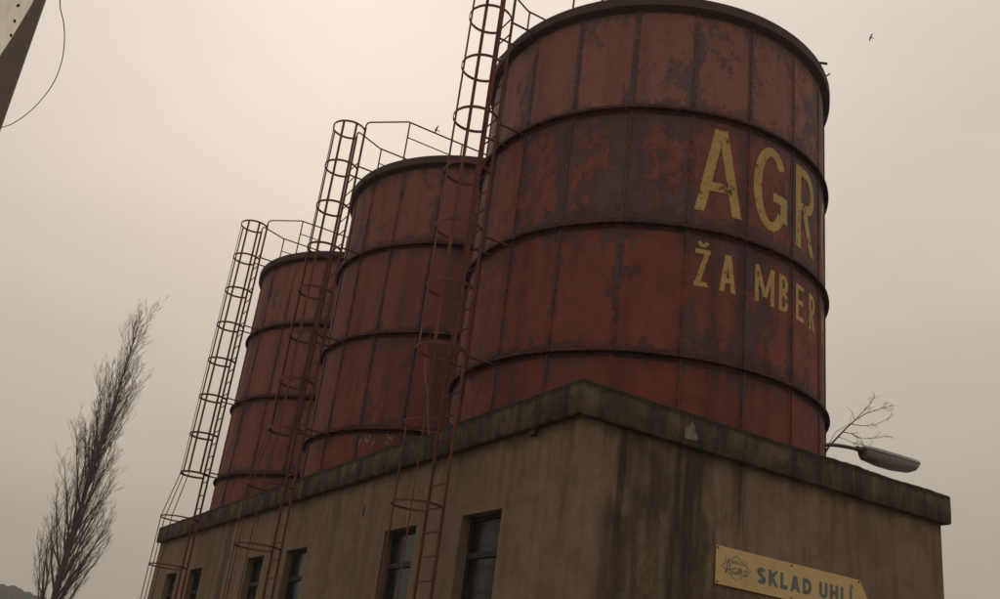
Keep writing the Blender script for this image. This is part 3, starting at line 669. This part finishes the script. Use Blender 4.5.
# head: tapered housing above, glass bowl below, along +X
def loft(secs, name, mat):
    mb = MB(); k = len(secs[0])
    for s in secs: mb.v += s
    for i in range(len(secs)-1):
        for j in range(k):
            j2 = (j+1) % k; mb.f.append((i*k+j, i*k+j2, (i+1)*k+j2, (i+1)*k+j))
    mb.f += [tuple(reversed(range(k))), tuple((len(secs)-1)*k+j for j in range(k))]
    me = mb.mesh(name, mat); smooth_by_angle(me, 50); return link(name, me, lp)
def half_sec(x, zc, w_, h_, top, n=10):
    return [(x, w_*math.cos(math.pi*i/n), zc+(h_*math.sin(math.pi*i/n)**0.8 if top else -h_*math.sin(math.pi*i/n)**0.7)) for i in range(n+1)]
X0 = 0.66
HS = [(0.0, .752, .055, .030), (0.03, .748, .095, .055), (0.22, .744, .130, .078), (0.60, .752, .140, .082), (0.98, .770, .132, .076), (1.12, .778, .118, .066), (1.165, .780, .095, .045), (1.18, .780, .07, .02)]
loft([half_sec(X0+a, zc, w_, h_, True) for a, zc, w_, h_ in HS], 'housing', LAMPM)
GS = [(0.02, .738, .085, .10), (0.05, .736, .10, .145), (0.35, .737, .128, .165), (0.65, .745, .134, .165), (0.98, .762, .126, .140), (1.10, .770, .112, .105), (1.15, .773, .09, .05), (1.165, .773, .07, .015)]
loft([half_sec(X0+a, zc, w_, h_, False) for a, zc, w_, h_ in GS], 'bowl', LAMPG)
mb = MB(); mb.tube([(X0-0.10, 0, .730), (X0+0.06, 0, .742)], 0.042, 8); mb.build('socket', ARM, lp)

# ------------------------------------------------------------------ trees
def branch_path(start, d, ln, up_pull, wob, n, rs):
    pts = [Vector(start)]; d = Vector(d).normalized()
    for i in range(n):
        d = (d+Vector((0, 0, up_pull))+Vector((rs.gauss(0, wob), rs.gauss(0, wob), rs.gauss(0, wob*.5)))).normalized()
        pts.append(pts[-1]+d*(ln/n))
    return pts
def along(pts, t):
    f = t*(len(pts)-1); i = min(int(f), len(pts)-2); return pts[i].lerp(pts[i+1], f-i), (pts[i+1]-pts[i]).normalized()
def side_dir(d, ang, rs):
    a = d.orthogonal().normalized(); b = d.cross(a); th = rs.uniform(0, 2*math.pi)
    return d*math.cos(ang)+(a*math.cos(th)+b*math.sin(th))*math.sin(ang)
def poplar(name, label, trunk, base_r, limbs, seed, sub=20, twl=1.0):
    """fastigiate tree: limbs (t along trunk, length, opening angle, side azimuth) leave low and run up almost parallel to the trunk"""
    rs = random.Random(seed); base = trunk[0]
    root = thing(name, label, 'tree', base)
    tr = [Vector(q)-Vector(base) for q in trunk]; n = len(tr)
    mt = MB(); mc = MB()
    mt.tube(tr, [max(0.012, base_r*(1-0.97*(i/(n-1))**0.62)) for i in range(n)], 8)
    def twigs(pts, ln, r, cnt, lev):
        for j in range(cnt):
            u = 0.10+0.90*(j+rs.random())/cnt; q2, d2 = along(pts, min(u, .999))
            l2 = (0.55+0.9*rs.random())*twl*(1.25-0.55*u)*(1.5 if rs.random() < .15 else 1)
            p2 = branch_path(q2, side_dir(d2, R(rs.uniform(22, 40)), rs), l2, 0.16, 0.05, 4, rs)
            r2 = max(0.0065, r*0.30*(1-0.7*u)); mc.tube(p2, [r2*(1-0.6*i/4) for i in range(5)], 3, False)
            for _ in range(lev):
                q3, d3 = along(p2, rs.uniform(0.15, 0.95)); l3 = l2*rs.uniform(0.25, 0.55)
                p3 = branch_path(q3, side_dir(d3, R(rs.uniform(20, 38)), rs), l3, 0.14, 0.05, 2, rs); mc.tube(p3, [0.0065, 0.0055, 0.004], 3, False)
    for (t, ln, op, az) in limbs:
        q, d = along(tr, t); a = R(az); out = Vector((math.cos(a), math.sin(a), 0))
        d0_ = (d*math.cos(R(op))+out*math.sin(R(op))).normalized()
        pts = [q]; dd = d0_; m_ = 12
        for i in range(m_):
            dd = (dd+d*0.055+Vector((rs.gauss(0, .035), rs.gauss(0, .035), 0))).normalized(); pts.append(pts[-1]+dd*(ln/m_))
        r = base_r*(1-0.8*t)*rs.uniform(0.22, 0.36)*min(1, ln/4)+0.012
        (mt if r > 0.055 else mc).tube(pts, [r*(1-0.88*(i/m_)**0.8) for i in range(m_+1)], 5)
        twigs(pts, ln, r, int(sub*ln/4), 4)
        for _ in range(int(ln/1.8)):                                          # secondary limbs
            u = rs.uniform(0.15, 0.8); q2, d2 = along(pts, u); l2 = ln*(1-u)*rs.uniform(0.45, 0.85)
            p2 = branch_path(q2, side_dir(d2, R(rs.uniform(16, 28)), rs), l2, 0.10, 0.03, 7, rs); r2 = r*0.55*(1-u*.6)
            mc.tube(p2, [r2*(1-0.85*i/7) for i in range(8)], 4, False); twigs(p2, l2, r2, max(3, int(sub*l2/4)), 4)
    twigs(tr[n//2:], 9, base_r*.3, 45 if base_r > .2 else 8, 4)
    mt.build('trunk', BARK, root, True); mc.build('crown', TWIG, root)
    return root
d0 = 60
ctrl = [Vector((2.15, 50.82, -0.2)), Vector((2.25, 50.82, 2.4))]+[at_dist(x, y, d0) for x, y in ((54, 599), (70, 542), (87, 487), (105, 432), (125, 370), (142, 312))]
tp = []
for i in range(len(ctrl)-1): tp += [ctrl[i].lerp(ctrl[i+1], k/4) for k in range(4)]
tp.append(ctrl[-1])
rp = random.Random(21); LB = []
for k in range(48):
    u = (k+rp.random())/48; t = 0.14+0.80*u
    LB.append((t, (6.8-4.7*t)*rp.uniform(0.75, 1.1), rp.uniform(21, 30)-9*u, k*137.5+rp.uniform(-25, 25)))
LB += [(0.38+0.035*k, rp.uniform(5.6, 7.4), rp.uniform(6, 12), k*137.5+40) for k in range(9)]      # the long leaders
poplar('poplar_tree', 'tall bare columnar poplar with ascending branches beyond the building', tp, 0.30, LB, 11, 16, 0.85)
tp2 = [at_dist(x, y, 56) for x, y in ((38, 640), (38, 608), (39, 585), (40, 560), (42, 538))]
tp2 = [Vector((tp2[0].x, tp2[0].y, -0.2))]+tp2
rp = random.Random(4)
LB2 = [(0.45+0.45*k/11, 1.45*rp.uniform(.7, 1.1)*(1.15-0.5*k/11), rp.uniform(16, 28), k*137.5) for k in range(12)]
poplar('bare_sapling', 'short thin bare sapling beside the tall poplar', tp2, 0.07, LB2, 5, 12, 0.45)
# bare tree behind the building: only one limb reaches past the tank
def far_limb():
    rs = random.Random(3); D_ = 27.0
    base = at_dist(815, 460, D_); base.z = 0
    root = thing('bare_tree', 'bare tree branch showing beyond the lettered tank above the lamp', 'tree', base)
    mt, mc = MB(), MB()
    V = lambda x, y, dd=0: at_dist(x, y, D_+dd)-base
    q0 = V(814, 470)
    mt.tube([Vector((0, 0, -0.2)), Vector((0.05, 0, q0.z*.5)), q0], [0.22, 0.17, 0.10], 8)
    limbs = [([(814, 470), (829, 446), (838, 437), (847, 427), (855, 420)], .035, .016), ([(855, 420), (866, 414), (880, 409), (893, 405)], .014, .005), ([(855, 420), (868, 406), (876, 396)], .012, .004),
             ([(850, 424), (862, 426), (876, 424), (890, 418)], .012, .005), ([(843, 432), (852, 433), (860, 439), (864, 445)], .013, .005), ([(852, 433), (858, 438), (874, 438), (889, 436)], .009, .004),
             ([(855, 420), (852, 412), (847, 406)], .009, .004), ([(838, 437), (846, 440), (858, 444), (872, 446)], .009, .004), ([(829, 443), (836, 432), (849, 424), (852, 414)], .009, .004),
             ([(814, 470), (806, 430), (800, 395)], .06, .02), ([(814, 470), (797, 440), (780, 415)], .05, .02), ([(806, 430), (796, 408), (788, 380)], .03, .01)]
    for px_, ra, rb in limbs:
        pts = [V(x+rs.uniform(-.6, .6), y+rs.uniform(-.6, .6), rs.uniform(-.25, .25)) for x, y in px_]; n = len(pts)
        (mt if ra > .04 else mc).tube(pts, [ra+(rb-ra)*i/(n-1) for i in range(n)], 5)
        for _ in range(int(n*4)):
            q, d = along(pts, rs.uniform(0.25, 1)); l = rs.uniform(.10, .32)
            if px_[0][0] < 820 and px_[-1][0] < 829: l *= 0.7
            elif q.x < 0.7: continue
            p2 = branch_path(q, side_dir(d, R(rs.uniform(25, 55)), rs), l, 0.05, 0.12, 3, rs); mc.tube(p2, [.005, .004, .0035, .0025], 3, False)
            if rs.random() < .6:
                q3, d3 = along(p2, .6); mc.tube(branch_path(q3, side_dir(d3, R(40), rs), l*.5, 0.03, .1, 2, rs), [.004, .0035, .0025], 3, False)
    mt.build('trunk', BARK, root, True); mc.build('crown', TWIG, root)
far_limb()

# ------------------------------------------------------------------ canopy of the shed on the near side, overhead
sh = thing('canopy', 'pale translucent ribbed roof sheet with a dark metal edge overhead', 'canopy', (0, 0, 0))
SY0, SY1, SZ = -3.2, 2.0, 6.0
mb = MB(); mb.box((-9.6, SY0+0.3, 0), (-9.35, SY1-0.3, SZ-0.05)); mb.build('wall', SHEDW, sh)
for yy in (SY0+0.25, 0.2, SY1-0.25):
    mb = MB(); mb.box((-9.4, yy-0.05, SZ-0.02), (-6.45, yy+0.05, SZ+0.10)); mb.build('beam', NAIL, sh)
# ribbed sheets, ribs along the eave
for k in range(4):
    x0 = -9.45+k*0.84; x1 = min(x0+0.86, -6.130); mb = MB(); nx = 44; dz = 0.05+0.006*(k % 2)
    for i in range(nx+1):
        x = x0+(x1-x0)*i/nx; z = SZ+dz+0.010*math.sin((x+9.45)*2*math.pi/0.152)+(-6.1-x)*0.05
        mb.v += [(x, SY0, z), (x, SY1, z)]
    for i in range(nx): mb.f.append((2*i, 2*i+1, 2*i+3, 2*i+2))
    sh_ = mb.build('roof_sheet', SOFFIT, sh, True)
    mn = MB()
    for xx in (x0+0.10, x0+0.40, x0+0.70):
        y = SY0+0.2
        while y < SY1:
            zz = SZ+dz+(-6.1-xx)*0.05; mn.tube([(xx+random.uniform(-.006, .006), y, zz-0.012), (xx, y, zz+0.01)], 0.009, 6); y += 0.26+random.uniform(-.06, .06)
    tag(mn.build('fasteners', NAIL, sh_), kind='stuff')
# dark folded edge: widens along the eave
mb = MB()
inner = [(SY0, -6.136), (-2.2, -6.136), (-1.75, -6.136), (-1.45, -6.142), (-1.10, -6.185), (-0.80, -6.222), (-0.45, -6.272), (0.1, -6.33), (0.8, -6.36), (SY1, -6.37)]
outer = lambda y: -6.062-0.020*(y+1.57)*1.0
for y, xi in inner:
    xo = outer(y); zl = SZ-0.012
    mb.v += [(xi, y, zl), (xo-0.012, y, zl-0.010), (xo, y, zl+0.004), (xo, y, zl+0.08), (xi, y, zl+0.03)]
for i in range(len(inner)-1):
    for q in range(5): a = i*5+q; b = i*5+(q+1) % 5; mb.f.append((a, b, b+5, a+5))
mb.f += [(4, 3, 2, 1, 0), tuple(5*(len(inner)-1)+q for q in range(5))]
mb.build('edge_sheet', ZINC, sh)
wp = []
for (x, y) in ((58, -22), (60, 0), (63.5, 22), (64.5, 40), (62, 60), (55, 80), (43, 98), (27, 114), (12, 124), (1.5, 129.5)):
    v = pxray(x, y); t = (SZ-0.02-CAM.z)/v.z; wp.append(CAM+v*t)
wp[0] = Vector((outer(-2.3), -2.3, SZ+.02)); wp[-1] = Vector((outer(wp[-1].y), wp[-1].y, SZ-.0)); 
for i, q in enumerate(wp[1:-1]): q.z -= 0.0
def catmull(P, n=6):
    out = []
    for i in range(len(P)-1):
        a, b, c, d = P[max(i-1, 0)], P[i], P[i+1], P[min(i+2, len(P)-1)]
        for k in range(n):
            t = k/n; out.append(0.5*((2*b)+(c-a)*t+(2*a-5*b+4*c-d)*t*t+(3*b-a-3*c+d)*t**3))
    return out+[P[-1]]
mb = MB(); mb.tube(catmull(wp), 0.0038, 5); tag(mb.build('loose_wire', CABLE), 'thin slack black wire looping off the eave against the sky', 'wire')

# ------------------------------------------------------------------ birds
def bird(px_, py_, dist, scale, yaw, roll_, label):
    mb = MB()
    body = [(-.13, .012, .0), (-.10, .016, .005), (-.05, .030, .006), (.02, .036, .004), (.08, .026, .008), (.115, .018, .014), (.135, .004, .012)]
    mb.tube([(q[0], 0, q[2]) for q in body], [q[1] for q in body], 8)
    for s in (-1, 1):
        W = [((.05, .02, .02), (-.035, .02, .015)), ((.065, .10, .075), (-.02, .10, .065)), ((.045, .17, .09), (-.02, .17, .085)), ((-.03, .27, .07), (-.055, .26, .068))]
        b = len(mb.v)
        for (le, te) in W:
            mb.v += [(le[0], s*le[1], le[2]), (te[0], s*te[1], te[2]), (te[0], s*te[1], te[2]-.006), (le[0], s*le[1], le[2]-.010)]
        for i in range(3):
            for q in range(4): a = b+i*4+q; c = b+i*4+(q+1) % 4; mb.f.append((a, c, c+4, a+4))
        mb.f += [(b, b+1, b+2, b+3), (b+15, b+14, b+13, b+12)]
    mb.add([(-.11, -.012, 0), (-.11, .012, 0), (-.20, .035, .0), (-.20, -.035, .0), (-.11, -.012, -.008), (-.11, .012, -.008), (-.20, .035, -.006), (-.20, -.035, -.006)],
           [(0, 1, 2, 3), (7, 6, 5, 4), (0, 4, 5, 1), (1, 5, 6, 2), (2, 6, 7, 3), (3, 7, 4, 0)])
    o = mb.build('bird', BIRD, None, True); o.location = at_dist(px_, py_, dist); o.scale = (scale,)*3; o.rotation_euler = (roll_, R(-12), yaw)
    tag(o, label, 'bird', 'birds in flight')
bird(871, 37.8, 34, 0.62, R(150), R(35), 'small dark bird flying alone in open sky right of the lettered tank')
bird(436.5, 130.0, 30, 0.62, R(165), R(40), 'small dark bird flying just behind the middle tank railing')

# ------------------------------------------------------------------ haze
mb = MB(); mb.box((-720, -720, -1.5), (720, 720, 46))
hz = bpy.data.materials.new('haze_air'); hz.use_nodes = True; t = hz.node_tree; t.nodes.clear()
pv = N(t, 'ShaderNodeVolumePrincipled'); pv.inputs['Color'].default_value = (0.95, 0.93, 0.90, 1); pv.inputs['Density'].default_value = 0.0006; pv.inputs['Anisotropy'].default_value = 0.2
oo = N(t, 'ShaderNodeOutputMaterial'); t.links.new(pv.outputs[0], oo.inputs['Volume'])
tag(mb.build('haze', hz), kind='stuff')
